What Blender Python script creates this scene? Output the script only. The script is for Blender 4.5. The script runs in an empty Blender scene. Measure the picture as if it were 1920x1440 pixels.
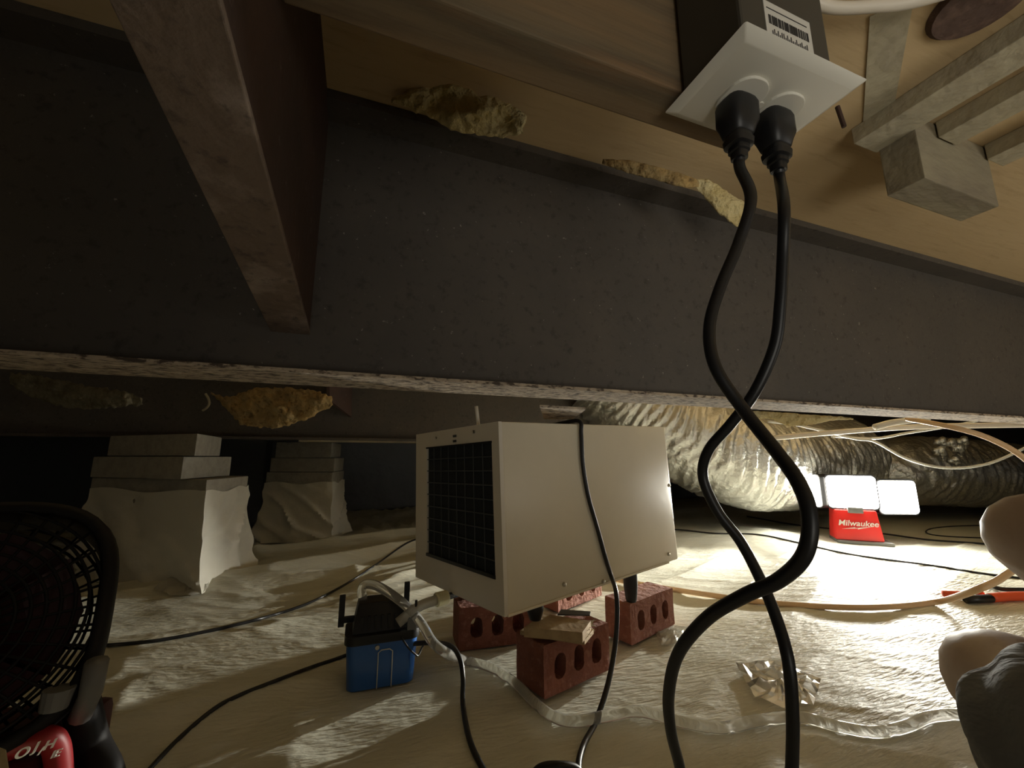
import bpy, bmesh, math, random
import numpy as np
from mathutils import Vector, Matrix, noise as mn

random.seed(7); np.random.seed(7)
C = bpy.context.scene.collection
S = 1.2                      # design units -> metres
HC = 0.38                    # camera height, design units
F = 767.0
PITCH = math.atan(138/767)
CP, SP = math.cos(PITCH), math.sin(PITCH)

# ------------------------------------------------------------------ camera, world, exposure
cam_d = bpy.data.cameras.new('camera'); cam = bpy.data.objects.new('camera', cam_d); C.objects.link(cam)
cam.location = (0, 0, HC*S); cam.rotation_euler = (math.pi/2+PITCH, 0, 0)
cam_d.sensor_fit = 'HORIZONTAL'; cam_d.sensor_width = 36; cam_d.lens = F/1920*36
cam_d.clip_start = 0.01; cam_d.clip_end = 100
sc = bpy.context.scene; sc.camera = cam
sc.view_settings.view_transform = 'Standard'; sc.view_settings.look = 'None'
sc.view_settings.exposure = 0.0; sc.view_settings.gamma = 1; sc.view_settings.use_curve_mapping = False
world = bpy.data.worlds.new('world'); sc.world = world; world.use_nodes = True
bgn = world.node_tree.nodes['Background']; bgn.inputs[0].default_value = (1.0, .95, .84, 1); bgn.inputs[1].default_value = 0.065
LAMP_POWER = 40.0; BEAM_POWER = 2400.0
LC = (1.0, .97, .86)
f2 = bpy.data.lights.new('added_fill_low', 'AREA'); f2.shape = 'DISK'; f2.size = 1.0; f2.energy = 2.2; f2.color = (1.0, .95, .84)  # unseen low fill light, added to lift the ceiling and outlet plate
f3 = bpy.data.objects.new('added_fill_low', f2); C.objects.link(f3); f2.spread = math.radians(75); f3.location = (.62, -.85, .12); f3.rotation_euler = (Vector((.62,-.85,.12))-Vector((.62,.3,.78))).to_track_quat('Z', 'Y').to_euler()
# unseen fill added right of the camera, aimed up at the deck
fd = bpy.data.lights.new('added_fill_right', 'AREA'); fd.shape = 'DISK'; fd.size = 1.0; fd.energy = 12.0; fd.color = (1.0, .95, .84)
fo = bpy.data.objects.new('added_fill_right', fd); C.objects.link(fo); fd.size = 1.0; fo.location = (1.9, -.35, .10); fo.rotation_euler = (Vector((1.9,-.35,.10))-Vector((.7,.5,1.0))).to_track_quat('Z', 'Y').to_euler()
try:
    sc.cycles.use_denoising = True
    sc.cycles.max_bounces = 10; sc.cycles.diffuse_bounces = 6; sc.cycles.transmission_bounces = 8
    sc.cycles.sample_clamp_indirect = 6.0
except Exception: pass

# ------------------------------------------------------------------ projection helpers (design units)
U = Vector((0.939, 0.343, 0)).normalized(); V = Vector((-U.y, U.x, 0)); Z = Vector((0, 0, 1))
O = Vector((0, 0, HC))
def ray(px, py):
    x = (px-960)/F; d = (py-720)/F
    return Vector((x, CP+d*SP, SP-d*CP))
def W(px, py, t): return O + ray(px, py)*t
def Pz(px, py, z=0.0):
    r = ray(px, py); return O + r*((z-HC)/r.z)
def Pv(px, py, v):
    r = ray(px, py); return O + r*(v/r.dot(V))
def UV(u, v, z): return U*u + V*v + Z*z

# ------------------------------------------------------------------ materials
def mat(name, col, rough=.6, metal=0, noise=None, bump=None, spec=.5, emit=None, trans=0, ior=1.45, stretch=(1,1,1), alpha=1, coat=0):
    """noise=(scale, colour2, lo, hi); bump=(scale, strength[, detail])"""
    m = bpy.data.materials.new(name); m.use_nodes = True
    nt = m.node_tree; N = nt.nodes; L = nt.links; b = N['Principled BSDF']
    b.inputs['Base Color'].default_value = (*col, 1); b.inputs['Roughness'].default_value = rough
    b.inputs['Metallic'].default_value = metal; b.inputs['Specular IOR Level'].default_value = spec
    b.inputs['IOR'].default_value = ior; b.inputs['Transmission Weight'].default_value = trans
    b.inputs['Alpha'].default_value = alpha; b.inputs['Coat Weight'].default_value = coat
    if emit: b.inputs['Emission Color'].default_value = (*emit[0], 1); b.inputs['Emission Strength'].default_value = emit[1]
    tc = N.new('ShaderNodeTexCoord'); mp = N.new('ShaderNodeMapping'); L.new(tc.outputs['Object'], mp.inputs[0])
    if stretch != (1,1,1):      # grain along the beam direction
        mp.vector_type = 'TEXTURE'; mp.inputs['Scale'].default_value = tuple(1/q for q in stretch)
        mp.inputs['Rotation'].default_value = (0, 0, math.atan2(U.y, U.x))
    if noise:
        lst = noise if isinstance(noise, list) else [noise]
        prev = None
        for (s, c2, lo, hi) in lst:
            n = N.new('ShaderNodeTexNoise'); n.inputs['Scale'].default_value = s; n.inputs['Detail'].default_value = 6
            n.inputs['Roughness'].default_value = .65
            L.new(mp.outputs[0], n.inputs['Vector'])
            r = N.new('ShaderNodeMapRange'); r.inputs[1].default_value = lo; r.inputs[2].default_value = hi; r.clamp = True
            L.new(n.outputs[0], r.inputs[0])
            mx = N.new('ShaderNodeMix'); mx.data_type = 'RGBA'; L.new(r.outputs[0], mx.inputs[0])
            if prev: L.new(prev, mx.inputs[6])
            else: mx.inputs[6].default_value = (*col, 1)
            mx.inputs[7].default_value = (*c2, 1); prev = mx.outputs[2]
        L.new(prev, b.inputs['Base Color'])
    if bump:
        n = N.new('ShaderNodeTexNoise'); n.inputs['Scale'].default_value = bump[0]; n.inputs['Detail'].default_value = 5
        L.new(mp.outputs[0], n.inputs['Vector'])
        bp = N.new('ShaderNodeBump'); bp.inputs['Strength'].default_value = bump[1]; bp.inputs['Distance'].default_value = bump[2] if len(bump) > 2 else .004
        L.new(n.outputs[0], bp.inputs['Height']); L.new(bp.outputs[0], b.inputs['Normal'])
    return m
M = {}
M['plastic_sheet'] = mat('plastic_sheet', (.64,.63,.53), .40, noise=(3,(.55,.54,.44),.4,.7), bump=(34,.75,.006), stretch=(1,4,1), spec=.3)
M['plastic_wrap'] = mat('plastic_wrap', (.62,.60,.52), .4, bump=(18,.5,.01), spec=.6)
M['steel'] = mat('steel_paint', (.078,.068,.058), .62, noise=[(5,(.10,.084,.068),.4,.7),(60,(.05,.041,.035),.55,.7),(110,(.34,.30,.26),.66,.72)], bump=(90,.35,.003))
M['rust_lit_edge'] = mat('rusty_lit_flange', (.44,.36,.27), .8, noise=[(150,(.08,.06,.045),.48,.58),(60,(.60,.50,.37),.52,.66)], bump=(160,.9,.004), stretch=(.45,1,1))  # rust colour lightened; pale speckle also paints in grazing lamp light
M['rust_red'] = mat('rust_red', (.07,.038,.027), .8, noise=[(8,(.05,.03,.023),.4,.7),(50,(.15,.11,.09),.62,.74)], bump=(50,.4,.003))
M['rust_flange'] = mat('rust_outrigger', (.17,.125,.095), .75, noise=[(14,(.30,.24,.20),.52,.68),(60,(.08,.06,.05),.55,.7)], bump=(60,.7,.004))
M['ply'] = mat('plywood_deck', (.56,.41,.22), .75, noise=[(4,(.62,.47,.27),.35,.65),(60,(.46,.32,.17),.55,.75)], bump=(80,.3,.003), stretch=(.15,1,1))
M['joist'] = mat('joist_wood', (.23,.155,.082), .8, noise=[(4,(.15,.125,.082),.42,.58),(30,(.10,.068,.04),.5,.7),(8,(.33,.20,.10),.56,.7)], bump=(50,.5,.004), stretch=(.1,1,1.4))
M['block_wood'] = mat('grey_lumber', (.31,.27,.18), .85, noise=[(9,(.20,.165,.12),.4,.7)], bump=(60,.7,.005), stretch=(.4,1,1))
M['pale_wood'] = mat('pale_lumber', (.50,.45,.31), .85, noise=[(12,(.36,.31,.22),.4,.7)], bump=(60,.6,.005))
M['box_plastic'] = mat('grey_box_plastic', (.055,.052,.045), .5)
M['white_plastic'] = mat('white_cover_plastic', (.74,.72,.64), .35, spec=.5)
M['sticker'] = mat('sticker_paper', (.66,.65,.60), .6)
M['ink'] = mat('printing_ink', (.04,.04,.04), .7)
M['black_plastic'] = mat('black_plastic', (.012,.012,.013), .42)
M['black_rubber'] = mat('black_rubber', (.014,.014,.015), .38)
M['cream'] = mat('cream_enamel', (.72,.65,.50), .36, noise=(3,(.66,.60,.46),.4,.7), bump=(7,.12,.01), spec=.5)
M['grey_face'] = mat('grey_front_enamel', (.66,.61,.51), .4, bump=(20,.05,.004))
M['filter'] = mat('filter_mesh', (.008,.012,.015), .8, bump=(300,.6,.002))
M['grid_wire'] = mat('grid_wire', (.05,.055,.058), .5)
M['screw'] = mat('screw_metal', (.6,.57,.5), .3, metal=1)
M['brick'] = mat('red_brick', (.27,.10,.066), .9, noise=[(14,(.20,.07,.048),.4,.65),(70,(.37,.17,.12),.55,.72)], bump=(70,.9,.006))
M['brick_b'] = mat('red_brick_light', (.31,.13,.09), .9, noise=[(14,(.24,.09,.06),.4,.65),(70,(.42,.22,.16),.55,.72)], bump=(70,.9,.006))
M['ply_shim'] = mat('plywood_shim', (.46,.34,.19), .7, noise=[(30,(.32,.22,.12),.4,.7)], bump=(80,.4,.003))
M['concrete'] = mat('concrete_block', (.34,.32,.27), .92, noise=[(30,(.26,.245,.21),.4,.7)], bump=(60,.6,.006))
M['blue'] = mat('blue_tank', (.03,.13,.42), .28, spec=.6)
M['clear'] = mat('clear_vinyl', (.88,.88,.84), .12, trans=.8, ior=1.3)
M['clear_film'] = mat('clear_film', (.85,.84,.8), .12, trans=.8, ior=1.2)
M['nut'] = mat('ivory_nut', (.75,.70,.42), .45)
M['milky'] = mat('milky_tube', (.7,.68,.6), .3, trans=.5)
M['hose_white'] = mat('white_hose', (.68,.62,.52), .4)
M['hose_beige'] = mat('beige_hose', (.62,.43,.25), .45)
M['wire_white'] = mat('white_wire', (.6,.6,.56), .45)
M['foil'] = mat('duct_foil', (.58,.58,.55), .34, metal=.85, bump=(40,.9,.010))
M['red'] = mat('red_plastic', (.62,.02,.015), .4)
M['dark_red'] = mat('dark_red_plastic', (.24,.011,.013), .45)
M['fan_black'] = mat('fan_black_plastic', (.007,.006,.006), .6, spec=.25)
M['blade'] = mat('fan_blade_plastic', (.045,.006,.007), .5)
M['grey_plastic'] = mat('grey_plastic', (.16,.16,.155), .45)
M['white_print'] = mat('white_print', (.85,.85,.82), .5)
M['lens'] = mat('lit_lens', (1,1,1), .5, emit=((1,.96,.84), 28))
M['orange'] = mat('orange_grip', (.75,.10,.03), .45)
M['insul'] = mat('yellow_insulation', (.66,.53,.24), .95, noise=[(20,(.74,.64,.36),.4,.65),(60,(.46,.34,.14),.58,.75)], bump=(140,1.0,.008))
M['insul_old'] = mat('old_insulation', (.38,.28,.13), .95, noise=[(25,(.55,.36,.13),.45,.65),(50,(.12,.08,.04),.5,.7)], bump=(60,1.0,.012))
M['insul_dark'] = mat('dark_insulation', (.20,.18,.12), .95, noise=[(25,(.12,.10,.06),.45,.65)], bump=(60,1.0,.012))  # darker insulation colour for the far-left batt
M['wall_dark'] = mat('dark_wall_liner', (.12,.13,.14), .5, bump=(6,.5,.03))
M['skin'] = mat('skin', (.42,.335,.28), .5, noise=(12,(.37,.285,.235),.4,.7), bump=(120,.1,.002))
M['hair'] = mat('hair', (.05,.035,.025), .7, bump=(120,.8,.004))
M['shorts'] = mat('dark_grey_cloth', (.13,.14,.15), .8, bump=(11,1.0,.03), stretch=(1,.35,1))
M['shirt'] = mat('shirt_cloth', (.10,.12,.15), .8, bump=(60,.2,.003))
M['dark'] = mat('dark_void', (.012,.011,.010), .9)
M['pink_stain'] = mat('dark_wood_knot', (.10,.06,.045), .85, noise=[(40,(.18,.11,.08),.5,.7)], bump=(60,.8,.004))

# ------------------------------------------------------------------ object helpers
ORG = {}
def props(o, label=None, cat=None, group=None, kind=None):
    if label: o['label'] = label
    if cat: o['category'] = cat
    if group: o['group'] = group
    if kind: o['kind'] = kind
    return o
def thing(name, label, cat, base, group=None):
    o = bpy.data.objects.new(name, None); C.objects.link(o); o.empty_display_size = .05
    o.location = Vector(base)*S; ORG[o.name] = Vector(base)*S
    return props(o, label, cat, group)
def link_bm(name, bm, m, parent=None, smooth=False, bevel=0, angle=35, kind=None, label=None):
    if bevel:
        bmesh.ops.remove_doubles(bm, verts=bm.verts, dist=1e-5)
        es = [e for e in bm.edges if len(e.link_faces) == 2 and e.calc_face_angle(0) > math.radians(angle)]
        bmesh.ops.bevel(bm, geom=es, offset=bevel, segments=2, affect='EDGES', profile=.6, clamp_overlap=True)
    bmesh.ops.recalc_face_normals(bm, faces=bm.faces)
    me = bpy.data.meshes.new(name)
    for v in bm.verts: v.co *= S
    if parent is not None: org = ORG[parent.name]
    else:
        cs = [v.co for v in bm.verts]; n = len(cs)
        mnx = min(c.x for c in cs); mxx = max(c.x for c in cs); mny = min(c.y for c in cs); mxy = max(c.y for c in cs)
        org = Vector(((mnx+mxx)/2, (mny+mxy)/2, min(c.z for c in cs)))
    for v in bm.verts: v.co -= org
    bm.to_mesh(me); bm.free()
    for p in me.polygons: p.use_smooth = bool(smooth)
    if smooth == 'auto' or (bevel and smooth):
        try: me.set_sharp_from_angle(angle=math.radians(40))
        except Exception: pass
    me.materials.append(m if not isinstance(m, str) else M[m])
    o = bpy.data.objects.new(name, me); C.objects.link(o)
    if parent is not None: o.parent = parent
    else: o.location = org
    ORG[o.name] = org
    if kind: o['kind'] = kind
    if label: o['label'] = label
    return o
def hexa(bm, p):     # 8 points: bottom 4 (ccw), top 4
    vs = [bm.verts.new(Vector(q)) for q in p]
    for f in ((3,2,1,0),(4,5,6,7),(0,1,5,4),(1,2,6,5),(2,3,7,6),(3,0,4,7)): bm.faces.new([vs[i] for i in f])
def obox(bm, o, a, b, c):   # corner + three edge vectors
    o, a, b, c = map(Vector, (o, a, b, c)); hexa(bm, [o, o+a, o+a+b, o+b, o+c, o+a+c, o+a+b+c, o+b+c])
def cbox(bm, ctr, a, b, c):  # centre + full edge vectors
    a, b, c = map(Vector, (a, b, c)); obox(bm, Vector(ctr)-(a+b+c)/2, a, b, c)
def uvbox(bm, u0, u1, v0, v1, z0, z1): obox(bm, UV(u0, v0, z0), U*(u1-u0), V*(v1-v0), Z*(z1-z0))
def frames(pts):
    T = [(pts[min(i+1, len(pts)-1)]-pts[max(i-1, 0)]).normalized() for i in range(len(pts))]
    n = T[0].orthogonal().normalized(); out = []
    for t in T:
        n = (n - t*n.dot(t));
        if n.length < 1e-6: n = t.orthogonal()
        n.normalize(); out.append((n, t.cross(n)))
    return out
def spline(pts, per=8):
    pts = [Vector(p) for p in pts]
    if len(pts) < 3: return pts
    P = [pts[0]*2-pts[1]]+pts+[pts[-1]*2-pts[-2]]; out = []
    for i in range(1, len(P)-2):
        p0, p1, p2, p3 = P[i-1:i+3]
        for k in range(per):
            t = k/per
            out.append(.5*((2*p1)+(p2-p0)*t+(2*p0-5*p1+4*p2-p3)*t*t+(3*p1-p0-3*p2+p3)*t**3))
    out.append(pts[-1]); return out
def tube(bm, pts, r, n=12, cap=True, fn=None):
    fr = frames(pts); rings = []
    for i, p in enumerate(pts):
        a, b = fr[i]; ri = r[i] if isinstance(r, (list, tuple)) else r; ring = []
        for k in range(n):
            th = 2*math.pi*k/n; rr = ri*(fn(i, th, p) if fn else 1)
            ring.append(bm.verts.new(p+a*math.cos(th)*rr+b*math.sin(th)*rr))
        rings.append(ring)
    for i in range(len(rings)-1):
        for k in range(n): bm.faces.new((rings[i][k], rings[i][(k+1) % n], rings[i+1][(k+1) % n], rings[i+1][k]))
    if cap: bm.faces.new(rings[0][::-1]); bm.faces.new(rings[-1])
def cyl(bm, p0, p1, r0, r1=None, n=20):
    p0, p1 = Vector(p0), Vector(p1); tube(bm, [p0, p1], [r0, r0 if r1 is None else r1], n)
def sph(bm, c, r, sc3=(1,1,1), sub=2, ax=None):
    mt = Matrix.Translation(Vector(c))
    if ax: mt = mt @ Matrix((ax[0], ax[1], ax[2])).transposed().to_4x4()
    mt = mt @ Matrix.Diagonal((r*sc3[0], r*sc3[1], r*sc3[2], 1))
    bmesh.ops.create_icosphere(bm, subdivisions=sub, radius=1, matrix=mt)
def extr_poly(bm, outer, holes, o, ex, ey, ez):
    """2D outline with holes extruded; o + x*ex + y*ey, thickness vector ez"""
    es = []
    for loop in [outer]+holes:
        vs = [bm.verts.new(Vector(o)+Vector(ex)*x+Vector(ey)*y) for x, y in loop]
        es += [bm.edges.new((vs[i], vs[(i+1) % len(vs)])) for i in range(len(vs))]
    r = bmesh.ops.triangle_fill(bm, edges=es, use_beauty=True, use_dissolve=False)
    fs = [g for g in r['geom'] if isinstance(g, bmesh.types.BMFace)]
    r = bmesh.ops.extrude_face_region(bm, geom=fs, use_keep_orig=True)
    for g in r['geom']:
        if isinstance(g, bmesh.types.BMVert): g.co += Vector(ez)
def rrect(w, h, r, n=5, cx=0, cy=0):
    out = []
    for (sx, sy, a0) in ((1,1,0),(-1,1,90),(-1,-1,180),(1,-1,270)):
        for k in range(n+1):
            a = math.radians(a0+90*k/n); out.append((cx+sx*(w/2-r)+r*math.cos(a), cy+sy*(h/2-r)+r*math.sin(a)))
    return out
def fbm(p, o=4):
    s, a = 0, 1
    for _ in range(o): s += a*mn.noise(p); p = p*2.03; a *= .5
    return s
def single(name, bm, m, label, cat, group=None, **k):
    o = link_bm(name, bm, m, **k); return props(o, label, cat, group)
def spx(pxs, per=8):
    return [(p.x, p.y) for p in spline([Vector((x, y, 0)) for x, y in pxs], per)]
def fcable(name, pxs, r, m, label, cat, dz=.004):
    bm = bmesh.new(); tube(bm, [FP(x, y, dz) for x, y in spx(pxs)], r, 8); return single(name, bm, m, label, cat, None, smooth=True)
def cable(name, pts, r, m, label, cat, per=8, n=10, group=None):
    bm = bmesh.new(); tube(bm, spline(pts, per), r, n); return single(name, bm, m, label, cat, group, smooth=True)
def text_mesh(txt, size, shear=0, extrude=.0006):
    cu = bpy.data.curves.new('t', 'FONT'); cu.body = txt; cu.size = size; cu.shear = shear; cu.extrude = extrude
    cu.align_x = 'CENTER'; cu.align_y = 'CENTER'; cu.offset = size*.015
    ob = bpy.data.objects.new('t', cu); C.objects.link(ob)
    dg = bpy.context.evaluated_depsgraph_get(); me = bpy.data.meshes.new_from_object(ob.evaluated_get(dg))
    bm = bmesh.new(); bm.from_mesh(me); bpy.data.objects.remove(ob); bpy.data.curves.remove(cu); bpy.data.meshes.remove(me)
    return bm
def place_bm(bm, o, ex, ey, ez):
    mt = Matrix((Vector(ex), Vector(ey), Vector(ez))).transposed().to_4x4(); mt.translation = Vector(o)
    bmesh.ops.transform(bm, matrix=mt, verts=bm.verts)
def puff(bm, xs, yt, yb, t, thick, seed=0, amp=.3, nx=60, ny=18, tfun=None):
    """ragged soft slab: outline rows in the photo placed at its real distance with a thickness"""
    def I(x, a): return float(np.interp(x, xs, a))
    F0, B0 = [], []
    for i in range(nx+1):
        x = xs[0]+(xs[-1]-xs[0])*i/nx; a, b = [], []
        for j in range(ny+1):
            f = j/ny; y = I(x, yt)*(1-f)+I(x, yb)*f
            edge = (math.sin(math.pi*min(max(f, .0), 1))**.5)*(math.sin(math.pi*i/nx)**.35 if 0 < i < nx else 0)
            tt = (tfun(x, y) if tfun else t)
            p = W(x, y, tt); q = Vector((p.x*14, p.y*14, p.z*14))*(1/(thick*14+.3))+Vector((seed*7.1, 0, 0))
            n = fbm(q*1.3, 3)
            rg = Vector((mn.noise(q*5), 0, mn.noise(q*5+Vector((9, 9, 9)))))*thick*amp*.35*(1 if j in (0, ny) or True else 0)
            d = (ray(x, y)).normalized()
            a.append(bm.verts.new(p+rg-d*thick*edge*(.5+amp*n*1.6))); b.append(bm.verts.new(p+rg+d*(.002+thick*edge*.5)))
        F0.append(a); B0.append(b)
    for G in (F0, B0):
        for i in range(nx):
            for j in range(ny): bm.faces.new((G[i][j], G[i+1][j], G[i+1][j+1], G[i][j+1]))
    for i in range(nx):
        bm.faces.new((F0[i][0], B0[i][0], B0[i+1][0], F0[i+1][0])); bm.faces.new((F0[i][ny], F0[i+1][ny], B0[i+1][ny], B0[i][ny]))
    for j in range(ny):
        bm.faces.new((F0[0][j], F0[0][j+1], B0[0][j+1], B0[0][j])); bm.faces.new((F0[nx][j], B0[nx][j], B0[nx][j+1], F0[nx][j+1]))

# ------------------------------------------------------------------ floor: wrinkled vapour barrier
def vnoise(x, y, seed):
    r = np.random.RandomState(seed).rand(256, 256); xi = np.floor(x).astype(int); yi = np.floor(y).astype(int)
    fx = x-xi; fy = y-yi; fx = fx*fx*fx*(fx*(fx*6-15)+10); fy = fy*fy*fy*(fy*(fy*6-15)+10)
    g = lambda a, b: r[a % 256, b % 256]
    return (g(xi, yi)*(1-fx)+g(xi+1, yi)*fx)*(1-fy)+(g(xi, yi+1)*(1-fx)+g(xi+1, yi+1)*fx)*fy
def ridged(x, y, seed): return 1-np.abs(vnoise(x, y, seed)*2-1)
FLAT = [(-.22,.80,.14),(.0,.86,.22),(.3,1.02,.17),(1.55,1.95,.2)]
def floor_h(x, y):
    x = np.asarray(x, float); y = np.asarray(y, float)
    u = x*U.x+y*U.y; v = x*V.x+y*V.y
    w = vnoise(u*1.3+9, v*1.3, 3)*1.6
    a = np.radians(14); u2 = u*np.cos(a)+v*np.sin(a); v2 = -u*np.sin(a)+v*np.cos(a)
    h = .030*(vnoise(u*1.1+3, v*2.0+w, 11)-.5)
    left = 1/(1+np.exp((x+.15)*9))
    h += (.009+.024*left)*(ridged(u2*1.5+40, v2*5.5+w*1.6, 5)**2-.35)
    h += (.0035+.008*left)*(ridged(u2*4+20, v2*13+w*3, 6)**2-.4)
    b = np.radians(-32); u3 = u*np.cos(b)+v*np.sin(b); v3 = -u*np.sin(b)+v*np.cos(b)
    h += .0030*(ridged(u3*3+11, v3*15+w*2, 8)**2-.4)
    h += .0013*(ridged(u3*14, v3*60+w*5, 9)-.5)
    k = np.ones_like(h)
    for (cx, cy, r) in FLAT: k *= 1-np.exp(-((x-cx)**2+(y-cy)**2)/(r*r))*.9
    return h*k-.004
def fz(x, y): return float(floor_h(np.array([x]), np.array([y]))[0])
def FP(px, py, dz=0.0):           # point lying on the floor sheet seen at a pixel
    r = ray(px, py); ts = np.arange(.25, 4.5, .004)
    g = HC+r.z*ts-(floor_h(r.x*ts, r.y*ts)+dz); k = np.where(g < 0)[0]
    return O+r*float(ts[k[0]]) if len(k) else Pz(px, py, dz)
def axis(lo, d0, d1, hi, fine, coarse):
    return np.concatenate([np.arange(lo, d0, coarse), np.arange(d0, d1, fine), np.arange(d1, hi+coarse, coarse)])
xs = axis(-4.2, -1.3, 2.0, 6.0, .0075, .06); ys = axis(-1.2, .25, 2.3, 5.6, .0075, .06)
X, Y = np.meshgrid(xs, ys); H = floor_h(X, Y)
vs = np.stack([X.ravel(), Y.ravel(), H.ravel()], 1)*S
nx, ny = len(xs), len(ys); idx = np.arange(nx*ny).reshape(ny, nx)
fc = np.stack([idx[:-1,:-1].ravel(), idx[:-1,1:].ravel(), idx[1:,1:].ravel(), idx[1:,:-1].ravel()], 1)
me = bpy.data.meshes.new('floor'); me.vertices.add(len(vs)); me.vertices.foreach_set('co', vs.ravel())
me.loops.add(fc.size); me.loops.foreach_set('vertex_index', fc.ravel().astype(np.int32))
me.polygons.add(len(fc)); me.polygons.foreach_set('loop_start', np.arange(0, fc.size, 4, dtype=np.int32)); me.update(); me.validate()
me.polygons.foreach_set('use_smooth', np.ones(len(fc), bool)); me.materials.append(M['plastic_sheet'])
floor = bpy.data.objects.new('floor', me); C.objects.link(floor); props(floor, 'wrinkled cream plastic vapour barrier covering the crawlspace ground', None, None, 'structure')

# ------------------------------------------------------------------ ceiling, walls
bm = bmesh.new(); uvbox(bm, -4, 7, -1.4, 3.35, .809, .83); props(link_bm('ceiling', bm, 'ply'), 'tan plywood underside of the floor above', None, None, 'structure')
def struct(name, bm, m, label): return props(link_bm(name, bm, m), label, None, None, 'structure')
bm = bmesh.new(); uvbox(bm, -3.5, 6.6, 3.3, 3.36, -.1, .809); struct('wall_back', bm, 'wall_dark', 'dark plastic liner wall at the far side of the crawlspace')
bm = bmesh.new(); uvbox(bm, -3.56, -3.5, -1.4, 3.36, -.1, .809); struct('wall_left', bm, 'wall_dark', 'dark liner wall on the left of the crawlspace')
bm = bmesh.new(); uvbox(bm, 6.0, 6.06, -1.4, 3.36, -.1, .809); struct('wall_right', bm, 'wall_dark', 'dark liner wall on the right of the crawlspace')

# ------------------------------------------------------------------ steel beams
bt = thing('steel_beam', 'dark brown steel I-beam spanning the picture close to the camera', 'beam', UV(1, .5, 0.455))
bm = bmesh.new(); uvbox(bm, -1.6, 4.5, .500, .508, .471, .797); link_bm('beam_web', bm, 'steel', bt)
bm = bmesh.new(); uvbox(bm, -1.6, 4.5, .466, .550, .467, .471); link_bm('bottom_flange', bm, 'rust_lit_edge', bt, bevel=.0004, label='flaking rusty bottom flange with lamp light painted into its pale speckle')
bm = bmesh.new(); uvbox(bm, -1.6, 4.5, .462, .547, .797, .8085); link_bm('top_flange', bm, 'steel', bt)
# outrigger channel rising toward the camera
def outr():
    o = bmesh.new(); a0, a1 = .500, -.35; zf = lambda v: .517+(.5-v)*.11
    hexa(o, [UV(-.1015,a0,zf(a0)), UV(-.062,a0,zf(a0)), UV(-.062,a1,zf(a1)), UV(-.1015,a1,zf(a1)), UV(-.1015,a0,zf(a0)+.005), UV(-.062,a0,zf(a0)+.005), UV(-.062,a1,zf(a1)+.005), UV(-.1015,a1,zf(a1)+.005)])
    w = bmesh.new()
    hexa(w, [UV(-.068,a0,zf(a0)+.004), UV(-.063,a0,zf(a0)+.004), UV(-.063,a1,zf(a1)+.004), UV(-.068,a1,zf(a1)+.004), UV(-.068,a0,.808), UV(-.063,a0,.808), UV(-.063,a1,.808), UV(-.068,a1,.808)])
    return o, w
a, b = outr()
link_bm('outrigger_flange', a, 'rust_flange', bt, bevel=.0008, label='rusty sloping flange of the side bracket'); link_bm('outrigger_web', b, 'rust_red', bt)
bm = bmesh.new()
q = [Pz(1012,759,.4665), Pz(1020,783,.4665), Pz(1075,782,.4665), Pz(1098,764,.4665)]
d = Vector((0,0,-.004))
bm2 = [p for p in q]
hexa(bm, [p+d for p in bm2]+bm2); link_bm('rust_flake', bm, 'rust_lit_edge', bt)
b2 = thing('steel_beam', 'second dark steel beam farther back, resting on the wrapped block piers', 'beam', UV(0, 2.0, .455))
bm = bmesh.new(); uvbox(bm, -3.4, 5, 1.995, 2.003, .465, .80); link_bm('beam_web', bm, 'steel', b2)
bm = bmesh.new(); uvbox(bm, -3.4, 5, 1.955, 2.04, .455, .465); link_bm('bottom_flange', bm, 'steel', b2)
bm = bmesh.new(); uvbox(bm, -3.4, 5, 1.955, 2.04, .797, .808); link_bm('top_flange', bm, 'steel', b2)
# rusty gusset on the far beam
bm = bmesh.new(); g0 = Pv(628, 778, 1.75)
pts = [Pv(612,712,1.80), Pv(655,712,1.985), Pv(654,782,1.985), Pv(612,750,1.80)]
th = U*.012
vs_ = [bm.verts.new(p) for p in pts]+[bm.verts.new(p+th) for p in pts]
for f in ((0,1,2,3),(7,6,5,4),(0,4,5,1),(1,5,6,2),(2,6,7,3),(3,7,4,0)): bm.faces.new([vs_[i] for i in f])
link_bm('gusset', bm, 'rust_red', b2, label='rusty red-brown gusset plate')

# ------------------------------------------------------------------ timber over the near beam
bm = bmesh.new(); uvbox(bm, -.060, .298, .2035, .2375, .650, .8085)
single('floor_joist', bm, 'joist', 'brown weathered joist board behind the outlet box', 'joist', bevel=.0015)
bm = bmesh.new(); ub = UV(0,0,0)
uvbox(bm, .63, .80, .248, .287, .718, .8085)
single('wood_block', bm, 'block_wood', 'short grey lumber block hanging under the deck at upper right', 'wood block', bevel=.0015)
for k, (u0, u1, lab) in enumerate(((.585,.632,'pale lumber strip under the deck beside the outlet box'), (.675,.715,'pale lumber strip meeting the left end of the grey block'), (.79,.83,'pale lumber strip at the right end of the grey block'))):
    bm = bmesh.new(); uvbox(bm, u0, u1, -.9, .291 if k == 0 else .246, .786, .8085)
    single('deck_batten', bm, 'pale_wood', lab, 'batten', bevel=.001)
bm = bmesh.new(); p0 = Pz(1672,12,.8075); p1 = Pz(1645,228,.8075); s = (p1-p0).normalized().cross(Z)*.016
hexa(bm, [p0-s, p0+s, p1+s*.9, p1-s*.9]+[x+Z*.001 for x in (p0-s, p0+s, p1+s*.9, p1-s*.9)])
single('seam_tape', bm, 'pale_wood', 'pale seam strip across the tan deck right of the outlet box', 'tape')
bm = bmesh.new(); kc = Pz(1840, 2, .8075); tube(bm, [kc-Z*.004, kc+Z*.001], [.034,.038], 28)
single('wood_knot', bm, 'pink_stain', 'dark round knot in the deck at the upper right edge', 'knot')
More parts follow.
